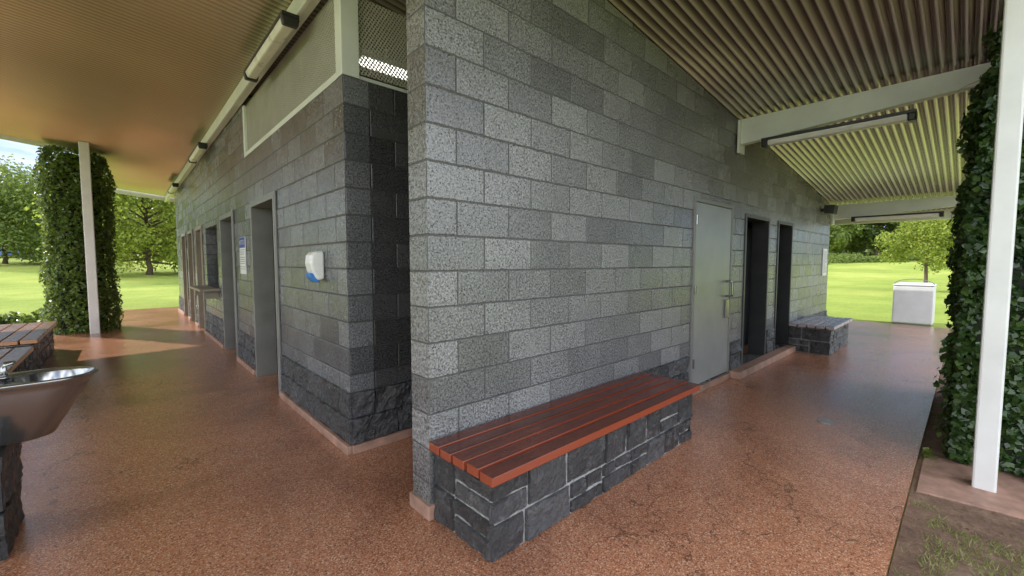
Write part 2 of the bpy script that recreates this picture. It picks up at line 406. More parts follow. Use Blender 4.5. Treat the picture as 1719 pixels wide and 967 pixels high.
# ------------------------------------------------------------ building
bd = empty('toilet_block', (1.22, 2.0, 0), 'grey concrete block public toilet block under a corrugated roof', 'building')
def wall_x(b, x0, x1, y0, y1, top, ops):
    def seg(a, c, z0, z1f):
        b.hexa([(a,y0,z0),(c,y0,z0),(c,y1,z0),(a,y1,z0),(a,y0,z1f(a)),(c,y0,z1f(c)),(c,y1,z1f(c)),(a,y1,z1f(a))])
    cur = x0
    for a, c, zb, zt in ops:
        seg(cur, a, 0, top); seg(a, c, zt, top)
        if zb > 0: seg(a, c, 0, lambda q: zb)
        cur = c
    seg(cur, x1, 0, top)
def wall_y(b, y0, y1, x0, x1, top, ops):
    cur = y0
    for a, c, zb, zt in ops:
        b.box(x0, cur, 0, x1, a, top); b.box(x0, a, zt, x1, c, top)
        if zb > 0: b.box(x0, a, 0, x1, c, zb)
        cur = c
    b.box(x0, cur, 0, x1, y1, top)
topr = lambda x: zr(x) - 0.025
b = B(); wall_x(b, WX, 10.8, 2.0, 2.19, topr, [(4.45, 5.52, 0.08, 2.14), (5.95, 6.92, 0.08, 2.08), (7.32, 8.1, 0.08, 2.08)])
b.obj('wall', M_BLOCK_MAIN, bd)
ldoors = [(5.0, 6.1), (7.3, 8.35), (10.6, 11.5), (12.1, 13.0), (13.5, 14.4)]
b = B(); wall_y(b, 3.12, 6.48, WX, 1.41, 2.80, [(5.0, 6.1, 0, 2.17)]); b.obj('wall', M_BLOCK_LEFT, bd)
b = B(); wall_y(b, 6.48, 16.0, WX, 1.41, 3.63, [(7.3, 8.35, 0, 2.17), (8.8, 10.15, 0.95, 2.1), (10.6, 11.5, 0, 2.17), (12.1, 13.0, 0, 2.17), (13.5, 14.4, 0, 2.17)])
b.obj('wall', M_BLOCK_LEFT, bd)
b = B(); b.box(1.41, 3.12, 0, 10.6, 3.31, 2.80); b.obj('wall', M_BLOCK_SHADE, bd)
b = B(); b.box(10.61, 2.19, 0, 10.8, 16, 2.62); b.obj('wall', M_BLOCK_LEFT, bd)
b = B(); b.hexa([(1.41,15.81,0),(10.6,15.81,0),(10.6,16,0),(1.41,16,0),(1.41,15.81,3.6),(10.6,15.81,2.62),(10.6,16,2.62),(1.41,16,3.6)]); b.obj('wall', M_BLOCK_LEFT, bd)
boxes('partition', M_BLOCK_SHADE, bd, [(2.9,3.31,0,3.05,15.8,2.7), (4.0,2.19,0,4.15,3.12,3.2), (1.41,6.8,0,2.9,6.95,3.4), (1.41,8.5,0,2.9,8.62,3.4), (1.41,10.3,0,2.9,10.42,3.4)])
boxes('kerb', M_PLINTH, bd, [(1.20,1.985,0,1.60,2.205,0.085), (3.4,1.97,0,5.55,1.998,0.07), (5.55,1.86,0,8.0,1.998,0.09), (9.4,1.97,0,10.82,1.998,0.07), (1.218,3.085,0,4.0,3.118,0.068)], 0.006)
cur = 3.095
for a, c in ldoors + [(16.08, 0)]:
    boxes('kerb', M_PLINTH, bd, [(1.180, cur, 0, 1.216, a - 0.05, 0.068)], 0.006); cur = c + 0.05
sd = 10
for a, c in [(3.10, 4.95), (6.16, 7.24), (8.42, 10.54), (11.56, 12.04), (13.06, 13.44), (14.46, 16.0)]:
    b = B(); b.stones((1.214, a, 0.07), (0, 1, 0), (-1, 0, 0), c - a, 0.40, sd, 0.012, 0, 'block'); sd += 1
    b.obj('stone_course', M_STONE, bd)
b = B(); b.stones((1.205, 3.113, 0.07), (1, 0, 0), (0, -1, 0), 2.4, 0.40, 31, 0.015, 0, 'block'); b.obj('stone_course', M_STONE, bd)
for a, c in [(3.35, 4.40), (5.57, 5.90), (6.96, 7.28), (8.12, 10.8)]:
    b = B(); b.stones((a, 1.993, 0.09), (1, 0, 0), (0, -1, 0), c - a, 0.36, sd, 0.014, 0, 'block'); sd += 1
    b.obj('stone_course', M_STONE, bd)
def frame_y(y0, y1, mat, z1=2.17, z0=0.0, t=0.045):
    b = B()
    b.box(1.195, y0, z0, 1.43, y0 + t, z1); b.box(1.195, y1 - t, z0, 1.43, y1, z1)
    b.box(1.195, y0 + t, z1 - t, 1.43, y1 - t, z1)
    b.box(1.200, y0 - 0.03, z0, 1.218, y0 - 0.001, z1 + 0.03); b.box(1.200, y1 + 0.001, z0, 1.218, y1 + 0.03, z1 + 0.03)
    b.box(1.200, y0 - 0.001, z1 + 0.001, 1.218, y1 + 0.001, z1 + 0.03)
    return b.obj('door_frame', mat, bd, bevel=0.004)
for i, (a, c) in enumerate(ldoors): frame_y(a, c, M_FRAME if i < 2 else M_OCHRE)
b = B(); b.box(0.93, 8.7, 0.955, 1.219, 10.2, 0.995); b.box(1.0, 8.85, 0.82, 1.218, 8.89, 0.954); b.box(1.0, 10.0, 0.82, 1.218, 10.04, 0.954)
b.obj('counter', M_OCHRE, bd, bevel=0.005)
def frame_x(x0, x1, z1, mat):
    b = B(); t = 0.045
    b.box(x0, 1.985, 0.08, x0 + t, 2.21, z1); b.box(x1 - t, 1.985, 0.08, x1, 2.21, z1); b.box(x0 + t, 1.985, z1 - t, x1 - t, 2.21, z1)
    return b.obj('door_frame', mat, bd, bevel=0.004)
frame_x(4.45, 5.52, 2.14, M_FRAME)
M_DKF = simple_mat('dark frame', (0.045, 0.047, 0.05), 0.4)
frame_x(5.95, 6.92, 2.08, M_DKF); frame_x(7.32, 8.1, 2.08, M_DKF)
b = B(); b.box(4.498, 1.992, 0.095, 5.472, 2.035, 2.09); dr = b.obj('door', M_DOOR, bd, bevel=0.003)
b = B(); b.tube([(5.36, 1.99, 1.22), (5.36, 1.93, 1.22), (5.36, 1.915, 1.20), (5.36, 1.915, 1.06), (5.36, 1.93, 1.04), (5.36, 1.99, 1.04)], 0.014, 8)
b.obj('handle', M_STEEL, dr, bevel=0.003)
b = B(); b.box(5.32, 1.960, 0.78, 5.40, 1.991, 1.0); b.obj('lock', M_STEEL, dr, bevel=0.006)
for z in (0.3, 1.1, 1.85):
    b = B(); b.tube([(4.497, 1.98, z), (4.497, 1.98, z + 0.1)], 0.010, 8); b.obj('hinge', M_STEEL, dr)
for (a, c) in [(5.95, 6.92), (7.32, 8.1)]:
    b = B(); b.box(a + 0.25, 2.62, 0.0, c + 0.25, 2.66, 2.05); b.obj('inner_door', M_DKF, bd)
boxes('mesh_screen', M_MESH, bd, [(1.255,3.24,2.86,1.257,6.40,3.47), (1.36,3.17,2.86,5.0,3.172,3.42)])
b = B()
b.box(1.215, 3.115, 2.802, 1.345, 3.235, 3.66)
b.box(1.225, 3.236, 2.802, 1.29, 6.40, 2.858); b.box(1.225, 6.401, 2.802, 1.29, 6.478, 3.46)
b.box(1.346, 3.14, 2.802, 4.0, 3.20, 2.835)
b.obj('screen_frame', M_WHITE, bd, bevel=0.004)
b = B(); b.box(1.15, 2.9, 3.47, 1.214, 18.3, 3.655); b.box(1.12, 2.9, 3.45, 1.149, 18.3, 3.475)
b.obj('fascia_beam', M_WHITE, bd, bevel=0.004)
def beam(x, z0=0.30):
    b = B(); zt = zr(x) - 0.03; w = 0.05
    b.hexa([(x-w,-0.2,zt-0.16),(x+w,-0.2,zt-0.16),(x+w,1.985,zt-z0),(x-w,1.985,zt-z0),(x-w,-0.2,zt),(x+w,-0.2,zt-.01),(x+w,1.985,zt-.01),(x-w,1.985,zt)])
    b.box(x-0.09, 1.955, zt-z0-0.10, x+0.09, 1.984, zt-0.01)
    return b.obj('roof_beam', M_WHITE, bd, bevel=0.004)
beam(5.64); beam(10.9)
AMP = .018
def corr(b, x0, x1, y0, y1):
    n = int((y1 - y0) / 0.076 * 8); o = len(b.v); xs = [x0, x1]
    for i in range(n + 1):
        y = y0 + i * 0.0095; dz = AMP * math.sin(2*math.pi*i/8)
        for x in xs: b.v.append((x, y, zr(x) + dz))
    for i in range(n):
        b.f.append((o+2*i, o+2*i+1, o+2*i+3, o+2*i+2)); b.m.append(0)
ys = -0.42 + 0.076 * 177
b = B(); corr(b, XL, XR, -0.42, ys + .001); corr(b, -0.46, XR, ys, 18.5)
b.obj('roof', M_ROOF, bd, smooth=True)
def fas(x0, y0, x1, y1, lo, hi):
    b = B(); b.hexa([(x0,y0,zr(x0)-lo),(x1,y0,zr(x1)-lo),(x1,y1,zr(x1)-lo),(x0,y1,zr(x0)-lo),(x0,y0,zr(x0)+hi),(x1,y0,zr(x1)+hi),(x1,y1,zr(x1)+hi),(x0,y1,zr(x0)+hi)]); b.obj('fascia', M_WHITE, bd)
fas(XL, ys+.005, -.47, ys+.035, .10, .05); fas(-.5, 18.52, XR, 18.55, .16, .05); fas(XL, -.46, XR, -.43, .05, .05)
b = B(); b.box(XR, -0.46, zr(XR) - 0.20, XR + .12, 18.53, zr(XR) + 0.03); b.obj('gutter', M_WHITE, bd)
def post(x, y, w, h):
    b = B(); b.box(x-w/2, y-w/2, -0.02, x+w/2, y+w/2, h)
    return b.obj('support_post', M_POST, bd, bevel=0.012)
post(4.05, -0.125, 0.108, zr(4.04) - 0.02); post(-0.46, 12.06, 0.15, zr(-0.46) - 0.02)
b = B(); b.prism([(3.68, 0.17), (4.42, 0.17), (4.5, -0.42), (3.74, -0.45)], -0.03, -0.006)
b.obj('post_footing', M_PLINTH, bd, bevel=0.005)
e = empty('ceiling_light', (2.4, 4.0, 3.35), 'lit strip light hanging behind the perforated screen', 'light')
b = B(); b.box(1.75, 3.93, 3.34, 3.0, 4.07, 3.37); b.obj('diffuser', M_LAMP, e)
b = B(); b.box(1.72, 3.92, 3.372, 3.03, 4.08, 3.42); b.obj('housing', M_WHITE, e)
for xx, zz in ((2.0, 3.57), (2.8, 3.49)):
    b = B(); b.tube([(xx,4.0,3.42),(xx,4.0,zz)],0.008,6); b.obj('hanger', M_WHITE, e)

def fitting(c, L, label, k=1.0):
    e = empty('strip_light', c, label, 'light', 'strip lights under the roof')
    def bx(b, a0, a1, w, z0, z1, wt=None):
        wt = (wt or w)*k; w = w*k
        b.hexa([(c[0]-w,c[1]+a0,c[2]+z0),(c[0]+w,c[1]+a0,c[2]+z0),(c[0]+w,c[1]+a1,c[2]+z0),(c[0]-w,c[1]+a1,c[2]+z0),(c[0]-wt,c[1]+a0,c[2]+z1),(c[0]+wt,c[1]+a0,c[2]+z1),(c[0]+wt,c[1]+a1,c[2]+z1),(c[0]-wt,c[1]+a1,c[2]+z1)])
    b = B(); bx(b, -L/2 + 0.06, L/2 - 0.06, 0.045, 0.0, 0.055, 0.07); b.obj('diffuser', M_DIFF, e, bevel=0.012)
    b = B(); bx(b, -L/2 + 0.0, L/2, 0.072, 0.056, 0.085); b.obj('housing', M_BLACK, e, bevel=0.004)
    for s in (-1, 1):
        b = B(); a0, a1 = sorted((s*L/2, s*(L/2-0.059))); bx(b, a0, a1, 0.062, -0.012, 0.0555, 0.078); b.obj('end_cap', M_BLACK, e, bevel=0.01)
for yc in (4.50, 9.5, 14.4): fitting((1.075, yc, 3.36), 1.45, 'strip light with black end caps fixed along the fascia beam', .9)
fitting((5.55, 1.05, 2.79), 1.3, 'strip light with black end caps below a tapered roof beam')
fitting((10.8, 1.0, 2.27), 1.3, 'strip light with black end caps below a tapered roof beam')

# ------------------------------------------------------------ benches
def bench(x0, x1, y0, y1, along, mat, label, seed, npl=5, faces=('s', 'w', 'e'), over=0.06, dz=0.0):
    e = empty('bench', ((x0+x1)/2, (y0+y1)/2, 0), label, 'bench', 'slatted benches on black stone bases')
    b = B(); b.box(x0+.004, y0+.004, 0, x1-.004, y1, 0.400-dz, 1)
    H = 0.40-dz
    if 's' in faces: b.stones((x0, y0, 0.0), (1,0,0), (0,-1,0), x1-x0, H, seed)
    if 'w' in faces: b.stones((x0, y0, 0.0), (0,1,0), (-1,0,0), y1-y0, H, seed+1)
    if 'e' in faces: b.stones((x1, y0, 0.0), (0,1,0), (1,0,0), y1-y0, H, seed+2)
    b.obj('base', [M_STONE, M_MORTAR], e)
    b = B(); g = 0.018; r = random.Random(seed)
    z0, z1 = 0.412-dz, 0.462-dz
    if along == 'x':
        ya = y0 - over; w = (y1 - ya - g*(npl-1)) / npl
        for i in range(npl):
            yy = ya + i*(w+g); q = r.uniform(-.005, .005); b.box(x0 - 0.045 + q, yy, z0, x1 + 0.05 + q, yy + w, z1 + r.uniform(-.002, .002))
    else:
        xa = x0 - over; xb = x1 + over; w = (xb - xa - g*(npl-1)) / npl
        for i in range(npl):
            xx = xa + i*(w+g); b.box(xx, y0 - 0.03, z0, xx + w, y1 + 0.03, z1 + r.uniform(-.002, .002))
    b.obj('seat', mat, e, bevel=0.005)
    for f in (.12, .5, .88):
        b = B()
        if along == 'x': xx = x0 + (x1-x0)*f; b.box(xx-.03, y0+.01, .4005-dz, xx+.03, y1-.01, .4115-dz)
        else: yy = y0 + (y1-y0)*f; b.box(x0+.01, yy-.03, .4005-dz, x1-.01, yy+.03, .4115-dz)
        b.obj('bearer', M_BLACK, e)
    return e
bench(1.25, 3.36, 1.50, 1.98, 'x', M_TIMBER, 'red brown slatted bench on black stone base against the block wall', 101)
bench(8.0, 9.4, 1.42, 1.96, 'x', M_TIMBER3, 'small grey slatted bench on stone base beside a doorway', 131)
bench(-1.75, -0.90, 8.1, 10.35, 'y', M_TIMBER2, 'wide weathered slatted bench on stone base beside the lawn', 151, 6)
bench(-1.75, -0.90, 5.6, 7.7, 'y', M_TIMBER2, 'weathered slatted bench on stone base beside the drinking fountain', 171, 6, dz=.04)

# ------------------------------------------------------------ drinking fountain
e = empty('drinking_fountain', (-0.55, 3.33, 0), 'stainless steel drinking fountain on a dark stone pedestal', 'drinking fountain')
cx, cy = -0.30, 3.33; n = 48
def outl(sc, hw, ln, z, r=None, dx=0):
    out = []
    for i in range(n):
        t = 2*math.pi*i/n; c, s = math.cos(t), math.sin(t)
        if r is not None: q = r
        elif c >= 0: q = hw
        else: q = min(hw/max(abs(s), 1e-4), ln/max(abs(c), 1e-4))
        out.append((cx + dx + q*c*sc, cy + q*s, z))
    return out
b = B()
b.rings([outl(1,.085,.40,.53,dx=-.12), outl(1,.105,.41,.54,dx=-.105), outl(1,.150,.45,.79,dx=-.016), outl(1,.165,.455,.822,dx=-.008), outl(1,.182,.455,.838,dx=-.004), outl(1,.182,.455,.846,dx=-.004), outl(1,.172,.452,.852,dx=-.004), outl(1,0,0,.848,.156,dx=-.004), outl(1,0,0,.836,.148,dx=-.004),
         outl(1,0,0,.79,.138), outl(1,0,0,.73,.112), outl(1,0,0,.705,.07), outl(1,0,0,.70,.02)], 0, True, True)
b.obj('basin', M_STEEL, e, smooth=True)
b = B(); b.tube([(-.475,3.36,.848),(-.475,3.36,.91),(-.465,3.355,.925),(-.43,3.35,.93)],[.018,.015,.013,.010],10); b.lathe((-.475,3.36,.851),[(.030,0),(.030,.008),(.020,.014)],16)
b.obj('tap', M_STEEL, e, smooth=True)
b = B(); b.box(-1.02, 3.13, 0, -.485, 3.58, .53, 0)
b.stones((-1.02, 3.12, 0.0), (1,0,0), (0,-1,0), .545, .525, 191, .010); b.stones((-.475, 3.12, 0.0), (0,1,0), (1,0,0), .46, .525, 193, .010)
b.obj('pedestal', M_STONE2, e)

# ------------------------------------------------------------ soap dispenser
e = empty('soap_dispenser', (WX, 3.66, 1.40), 'white plastic soap dispenser with blue base on the block wall', 'soap dispenser')
def prof(pts, y0, y1, ins=0):
    return [[(WX - 0.002 - d, y0, z) for d, z in pts], [(WX - 0.002 - d, y1, z) for d, z in pts]]
b = B(); b.rings(prof([(0,1.31),(0.05,1.30),(0.07,1.33),(0.095,1.38),(0.108,1.44),(0.10,1.505),(0.075,1.535),(0.0,1.54)], 3.58, 3.74)); b.obj('body', M_PLASTIC, e, bevel=0.02, seg=4)
b = B(); b.rings(prof([(0.03,1.285),(0.075,1.287),(0.105,1.33),(0.113,1.365),(0.06,1.36),(0.03,1.32)], 3.605, 3.715)); b.obj('push_bar', M_BLUE, e, bevel=0.010, seg=3)

# ------------------------------------------------------------ signs
def text_mesh(txt, size, mat, Mx, parent, name):
    cu = bpy.data.curves.new(name, 'FONT'); cu.body = txt; cu.size = size; cu.align_x = 'CENTER'; cu.align_y = 'CENTER'
    t = bpy.data.objects.new(name, cu); COL.objects.link(t)
    dg = bpy.context.evaluated_depsgraph_get(); me = bpy.data.meshes.new_from_object(t.evaluated_get(dg))
    bpy.data.objects.remove(t); me.transform(Mx); me.materials.clear(); me.materials.append(mat)
    o = bpy.data.objects.new(name, me); COL.objects.link(o); par(o, parent)
def sign_y(y0, y1, z0, z1):
    e = empty('notice_sign', (WX, (y0+y1)/2, z0), 'white NOTICE sign with blue header between two doorways', 'sign')
    b = B(); b.box(1.205, y0, z0, 1.217, y1, z1); b.obj('panel', M_SIGN, e, bevel=0.002)
    b = B(); b.box(1.2025, y0 + .006, z1 - .145, 1.2048, y1 - .006, z1 - .006); b.obj('header', M_SIGNBLUE, e)
    Mx = Matrix(((0,0,-1,1.2005),(-1,0,0,(y0+y1)/2),(0,1,0,z1-.076),(0,0,0,1)))
    text_mesh('NOTICE', 0.085, M_SIGN, Mx, e, 'lettering')
    b = B(); rng = random.Random(3); z = z1 - .17
    while z > z0 + 0.03:
        y = y1 - .03
        while y > y0 + .05:
            w = rng.uniform(.015, .05); w = min(w, y - y0 - .02)
            b.box(1.2030, y - w, z - .007, 1.2048, y, z); y -= w + .010
        z -= .028 if rng.random() < .75 else .045
    o = b.obj('small_print', M_INK, e)
sign_y(6.52, 6.87, 1.29, 1.79)
e = empty('wall_sign', (10.45, 2.0, 1.2), 'small white notice fixed near the end of the block wall', 'sign')
b = B(); b.box(10.25, 1.984, 1.18, 10.60, 1.997, 1.72); b.obj('panel', M_SIGN, e)
b = B(); rng = random.Random(5); z = 1.66
while z > 1.24:
    b.box(10.29, 1.9815, z - .012, 10.29 + rng.uniform(.15, .27), 1.9835, z); z -= .04
b.obj('small_print', M_INK, e)
e = empty('wall_speaker', (10.0, 1.9, 2.44), 'small black box speaker on a wall bracket', 'speaker')
b = B(); b.hexa([(9.85,1.78,2.36),(10.15,1.78,2.36),(10.15,1.93,2.38),(9.85,1.93,2.38),(9.85,1.76,2.53),(10.15,1.76,2.53),(10.15,1.93,2.53),(9.85,1.93,2.53)]); b.obj('body', M_BLACK, e, bevel=0.01)
b = B(); b.box(9.97, 1.931, 2.42, 10.03, 1.997, 2.48); b.obj('bracket', M_BLACK, e)
e = empty('drain_cover', (4.66, 0.82, 0), 'small round dull metal drain cover set in the red paving', 'drain cover')
b = B(); b.lathe((4.66,0.82,0.001),[(.072,0),(.072,.004),(.064,.006),(.056,.0025),(.048,.006),(.02,.007)],32); b.obj('lid', M_DRAIN, e)
for s_ in (-1, 1):
    b = B(); b.lathe((4.66 + s_*.025, .82, .0062), [(.007, 0), (.007, .0012)], 12); b.obj('screw', M_BLACK, e)

# ------------------------------------------------------------ litter bin
bx, by = 13.75, 0.86
e = empty('litter_bin', (bx, by, 0), 'plain brushed steel litter bin cabinet with hooped bar on the lawn', 'bin')
b = B(); b.box(bx-.3, by-.35, .02, bx+.3, by+.35, .90); b.obj('body', M_BIN, e, bevel=0.03, seg=3)
b = B(); b.box(bx-.27, by-.32, -.03, bx+.27, by+.32, .019); b.obj('base', M_FRAME, e)
b = B(); b.rings([[(bx-.31,by-.36,.903),(bx+.31,by-.36,.903),(bx+.31,by+.36,.903),(bx-.31,by+.36,.903)],[(bx-.31,by-.36,.93),(bx+.31,by-.36,.93),(bx+.31,by+.36,.93),(bx-.31,by+.36,.93)],[(bx-.22,by-.27,.965),(bx+.22,by-.27,.965),(bx+.22,by+.27,.965),(bx-.22,by+.27,.965)]]); b.obj('lid', M_BIN, e, bevel=0.012, seg=3)
b = B(); b.tube([(bx-.28, by + .34*math.cos(t), .93 + .13*math.sin(t)) for t in [math.pi*i/14 for i in range(15)]], .009, 6); b.obj('hoop', M_FRAME, e, smooth=True)

# ------------------------------------------------------------ foliage
def leaf_obj(name, P, Nrm, L, W, mat, parent, rng, fold=0.15, jit=0.8):
    n = len(P)
    Nv = Nrm + rng.normal(0, jit, (n, 3)); Nv /= np.linalg.norm(Nv, axis=1)[:, None] + 1e-9
    T = rng.normal(0, 1, (n, 3)); T[:, 2] -= 0.5
    T -= (T * Nv).sum(1)[:, None] * Nv; T /= np.linalg.norm(T, axis=1)[:, None] + 1e-9
    Bt = np.cross(Nv, T); sc = rng.uniform(0.6, 1.25, (n, 1))
    v = np.stack([P - T*L*.5*sc, P - T*L*.05*sc + Bt*W*.5*sc + Nv*fold*W*sc, P + T*L*.5*sc, P - T*L*.05*sc - Bt*W*.5*sc + Nv*fold*W*sc], 1).reshape(-1, 3)
    me = bpy.data.meshes.new(name); me.vertices.add(4*n); me.vertices.foreach_set('co', v.astype(np.float32).ravel())
    me.loops.add(4*n); me.loops.foreach_set('vertex_index', np.arange(4*n, dtype=np.int32))
    me.polygons.add(n); me.polygons.foreach_set('loop_start', np.arange(0, 4*n, 4, dtype=np.int32)); me.polygons.foreach_set('loop_total', np.full(n, 4, dtype=np.int32))
    me.materials.append(mat); me.update(calc_edges=True); me.validate()
    o = bpy.data.objects.new(name, me); COL.objects.link(o)
    if parent: par(o, parent)
    return o
def nz3(P, s, seed):
    return np.array([noise.noise(Vector((p[0]*s+seed, p[1]*s, p[2]*s))) for p in P])
rng = np.random.default_rng(5)
e = empty('ivy', (5.5, -0.35, 0), 'dense dark ivy screen climbing to the roof edge beside the path', 'plant')
x0, x1, y0, y1, H = 4.42, 6.7, -1.0, 0.03, 3.15
P = []; Nn = []
def addp(p, nn): P.append(p); Nn.append(np.tile(nn, (len(p), 1)))
k = 20000; addp(np.stack([rng.uniform(x0, x1, k), np.full(k, y1), rng.uniform(0, H, k)], 1), (0, 1, .3))
k = 20000; addp(np.stack([np.full(k, x0), rng.uniform(y0, y1, k), rng.uniform(0, H, k)], 1), (-1, 0, .3))
k = 2500; addp(np.stack([rng.uniform(x0, x1, k), rng.uniform(y0, y1, k), np.full(k, H)], 1), (0, 0, 1))
P = np.concatenate(P); Nn = np.concatenate(Nn).astype(float)
lump = nz3(P, 2.2, 3) * 0.14 + nz3(P, 6, 8) * 0.08
depth = rng.uniform(-0.07, 0.03, len(P))
P = P + Nn * (lump + depth)[:, None]
tp = np.clip((P[:, 2] - 1.8) / 1.4, 0, 1)
P[:, 1] -= tp * 0.12; P[:, 0] += tp * 0.1
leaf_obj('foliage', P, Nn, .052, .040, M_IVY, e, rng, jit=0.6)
b = B(); b.box(x0+.04, y0+.02, 0, x1-.1, y1-.03, 1.9); b.box(x0+.10, y0+.02, 1.9, x1-.1, y1-.10, 2.6); b.box(x0+.15, y0+.02, 2.6, x1-.1, y1-.16, H+.02); b.obj('shade_core', M_CORE, e)  # near-black filler boxes, painted shade behind the leaves
for i in range(6):
    b = B()
    r = random.Random(i); p = Vector((r.uniform(4.6, 5.6), -0.10, 2.95)); pts = [p.copy()]; d = Vector((r.uniform(-.3, .2), r.uniform(.2, .6), r.uniform(.1, .3)))
    for s_ in range(6): d += Vector((r.uniform(-.3, .3), r.uniform(-.2, .2), r.uniform(-.3, .15))); p = p + d * .06; p.z = min(p.z, zr(p.x) - .03); pts.append(p.copy())
    b.tube(pts, [.004 - .0005*j for j in range(7)], 4)
    b.obj('twig', M_BARK, e)
e = empty('ivy', (-0.64, 12.75, 0), 'tall ivy covered column beside a white post at the lawn edge', 'plant')
k = 18000; th = rng.uniform(0, 2*math.pi, k); z = rng.uniform(0, 3.75, k)
R = .50 + .03*np.sin(z*2.2+1) + rng.uniform(-.07, .05, k) - .10*np.clip((z-3.2)/.6, 0, 1)
P = np.stack([np.cos(th), np.sin(th), z], 1); R = R + nz3(P, 2.0, 4) * .10 + nz3(P, 6.0, 4) * .07
P = np.stack([-.64 + R*np.cos(th), 12.78 + R*np.sin(th), z], 1); Nn = np.stack([np.cos(th), np.sin(th), np.full(k, .3)], 1)
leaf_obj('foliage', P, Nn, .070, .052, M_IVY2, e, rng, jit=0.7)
b = B(); b.lathe((-.64, 12.78, 0), [(.36, 0), (.36, 3.3), (.24, 3.65)], 20); b.obj('shade_core', M_CORE, e)  # near-black filler cylinder, painted shade inside the foliage

def make_tree(name, loc, H, cr, th, nl, ls, mat, seed, label, squash=.8, group=None, nc=16):
    rng = np.random.default_rng(seed); r = random.Random(seed)
    e = empty(name, loc, label, 'tree', group); L = Vector(loc)
    b = B(); b.tube([L + Vector((0,0,-.1)), L + Vector((.03*H*.3, 0, th*.5)), L + Vector((0, .02*H*.3, th)), L + Vector((0, 0, H*.8))], [H*.024, H*.018, H*.015, H*.005], 9)
    C = []
    for i in range(nc):
        a = 2*math.pi*i*.618 + r.uniform(-.4, .4); f = (i + .5)/nc
        zz = th*1.05 + (H - th) * f * .88 ; prof_ = math.sin(math.pi*min(1, .22 + f*.72))**.7
        rad = cr * prof_ * r.uniform(.45, .8)
        c = Vector((math.cos(a)*rad, math.sin(a)*rad, zz)); C.append((c, cr * r.uniform(.28, .46)))
        st = Vector((0, 0, min(zz*.85, th + (H-th)*f*.5))); md = (st + c) / 2 + Vector((0, 0, -.03*H))
        b.tube([L + st, L + md, L + c], [H*.009, H*.006, H*.002], 5)
    b.obj('trunk', M_BARK, e, smooth=True)
    P = []; Nn = []
    for c, rd in C:
        k = nl // nc; d = rng.normal(0, 1, (k, 3)); d /= np.linalg.norm(d, axis=1)[:, None]
        q = d * (rng.uniform(0.25, 1, (k, 1)) ** .6) * rd * np.array([1.15, 1.15, squash]) * (1 + .35*rng.normal(0, .4, (k, 1)))
        P.append(q + np.array(L + c)); Nn.append(d + np.array([0, 0, .5]))
    leaf_obj('crown', np.concatenate(P), np.concatenate(Nn), ls, ls*.62, mat, e, rng, jit=.7)
    return e
def dt(d, t):
    r = d*t; x = .678*d + .735*r; y = .735*d - .678*r; return (x, y, gh(x, y))
def copy_tree(e, loc, sc, rot):
    n = e.copy(); COL.objects.link(n); n.location = loc; n.scale = (sc, sc, sc); n.rotation_euler = (0, 0, rot)
    for ch in [c for c in bpy.data.objects if c.parent == e]:
        k = ch.copy(); COL.objects.link(k); k.parent = n; k.matrix_parent_inverse = ch.matrix_parent_inverse.copy()
    return n
T1 = make_tree('tree', dt(20, .982), 3.9, 1.75, 1.4, 8000, .13, M_LEAFL, 1, 'small light green tree with rounded crown on the lawn')
T2 = make_tree('tree', dt(32, -.86), 10.0, 5.0, 1.0, 28000, .26, M_LEAFL, 2, 'bright green broad tree at the edge of the lawn', nc=30)
T3 = make_tree('tree', dt(36, -1.20), 8.2, 4.8, 1.0, 24000, .26, M_LEAF, 3, 'large leafy tree on the lawn', nc=28)
T4 = make_tree('tree', dt(62, 0.86), 9.5, 4.4, 2.2, 9000, .5, M_LEAFD, 4, 'dark green park tree at the far edge of the lawn', group='park trees beyond the lawn')
T5 = make_tree('tree', dt(60, 1.02), 8.0, 4.4, 1.8, 9000, .48, M_LEAF, 6, 'green park tree at the far edge of the lawn', group='park trees beyond the lawn')
rr = random.Random(9)
for i, (d, t) in enumerate([(64,.74),(70,.79),(66,.93),(72,.99),(60,1.08),(68,1.14),(55,.70),(60,-.78),(62,-.87),(58,-.95),(64,-1.03),(58,-1.10),(62,-1.26),(52,-1.32),(54,-.72)]):
    copy_tree(T4 if i % 2 else T5, dt(d, t), rr.uniform(.75, 1.2), rr.uniform(0, 6))
def mass(name, pts, rad, nl, ls, mat, seed):
    rng = np.random.default_rng(seed); P = []; Nn = []
    for p, rd in zip(pts, rad):
        k = nl // len(pts); d = rng.normal(0, 1, (k, 3)); d /= np.linalg.norm(d, axis=1)[:, None]; d[:, 2] = np.abs(d[:, 2])
        P.append(np.array(p) + d * rng.uniform(.6, 1, (k, 1)) * np.array(rd)); Nn.append(d)
    o = leaf_obj(name, np.concatenate(P), np.concatenate(Nn), ls, ls*.7, mat, None, rng); o['kind'] = 'stuff'; return o
pts = []; rad = []
for i in range(46):
    t = .55 + i * .016; pts.append(dt(88 + rr.uniform(-5, 5), t)); rad.append((5, 5, rr.uniform(4.5, 8)))
for i in range(50):
    t = -.62 - i * .016; pts.append(dt(80 + rr.uniform(-5, 5), t)); rad.append((5, 5, rr.uniform(2.5, 4.5)))
mass('woodland', pts, rad, 40000, .9, M_LEAFD, 7)
pts = [dt(46 + rr.uniform(-2, 2), .70 + i*.018) for i in range(28)]
mass('shrubbery', pts, [(1.3, 1.3, rr.uniform(.5, 1.1)) for _ in pts], 12000, .22, M_LEAF, 8)
pts = [(-1.3 - .25*i, 13.9 + rr.uniform(-.2, .3), 0) for i in range(8)]
mass('ground_cover', pts, [(.35, .3, rr.uniform(.25, .5)) for _ in pts], 3500, .09, M_IVY2, 12)

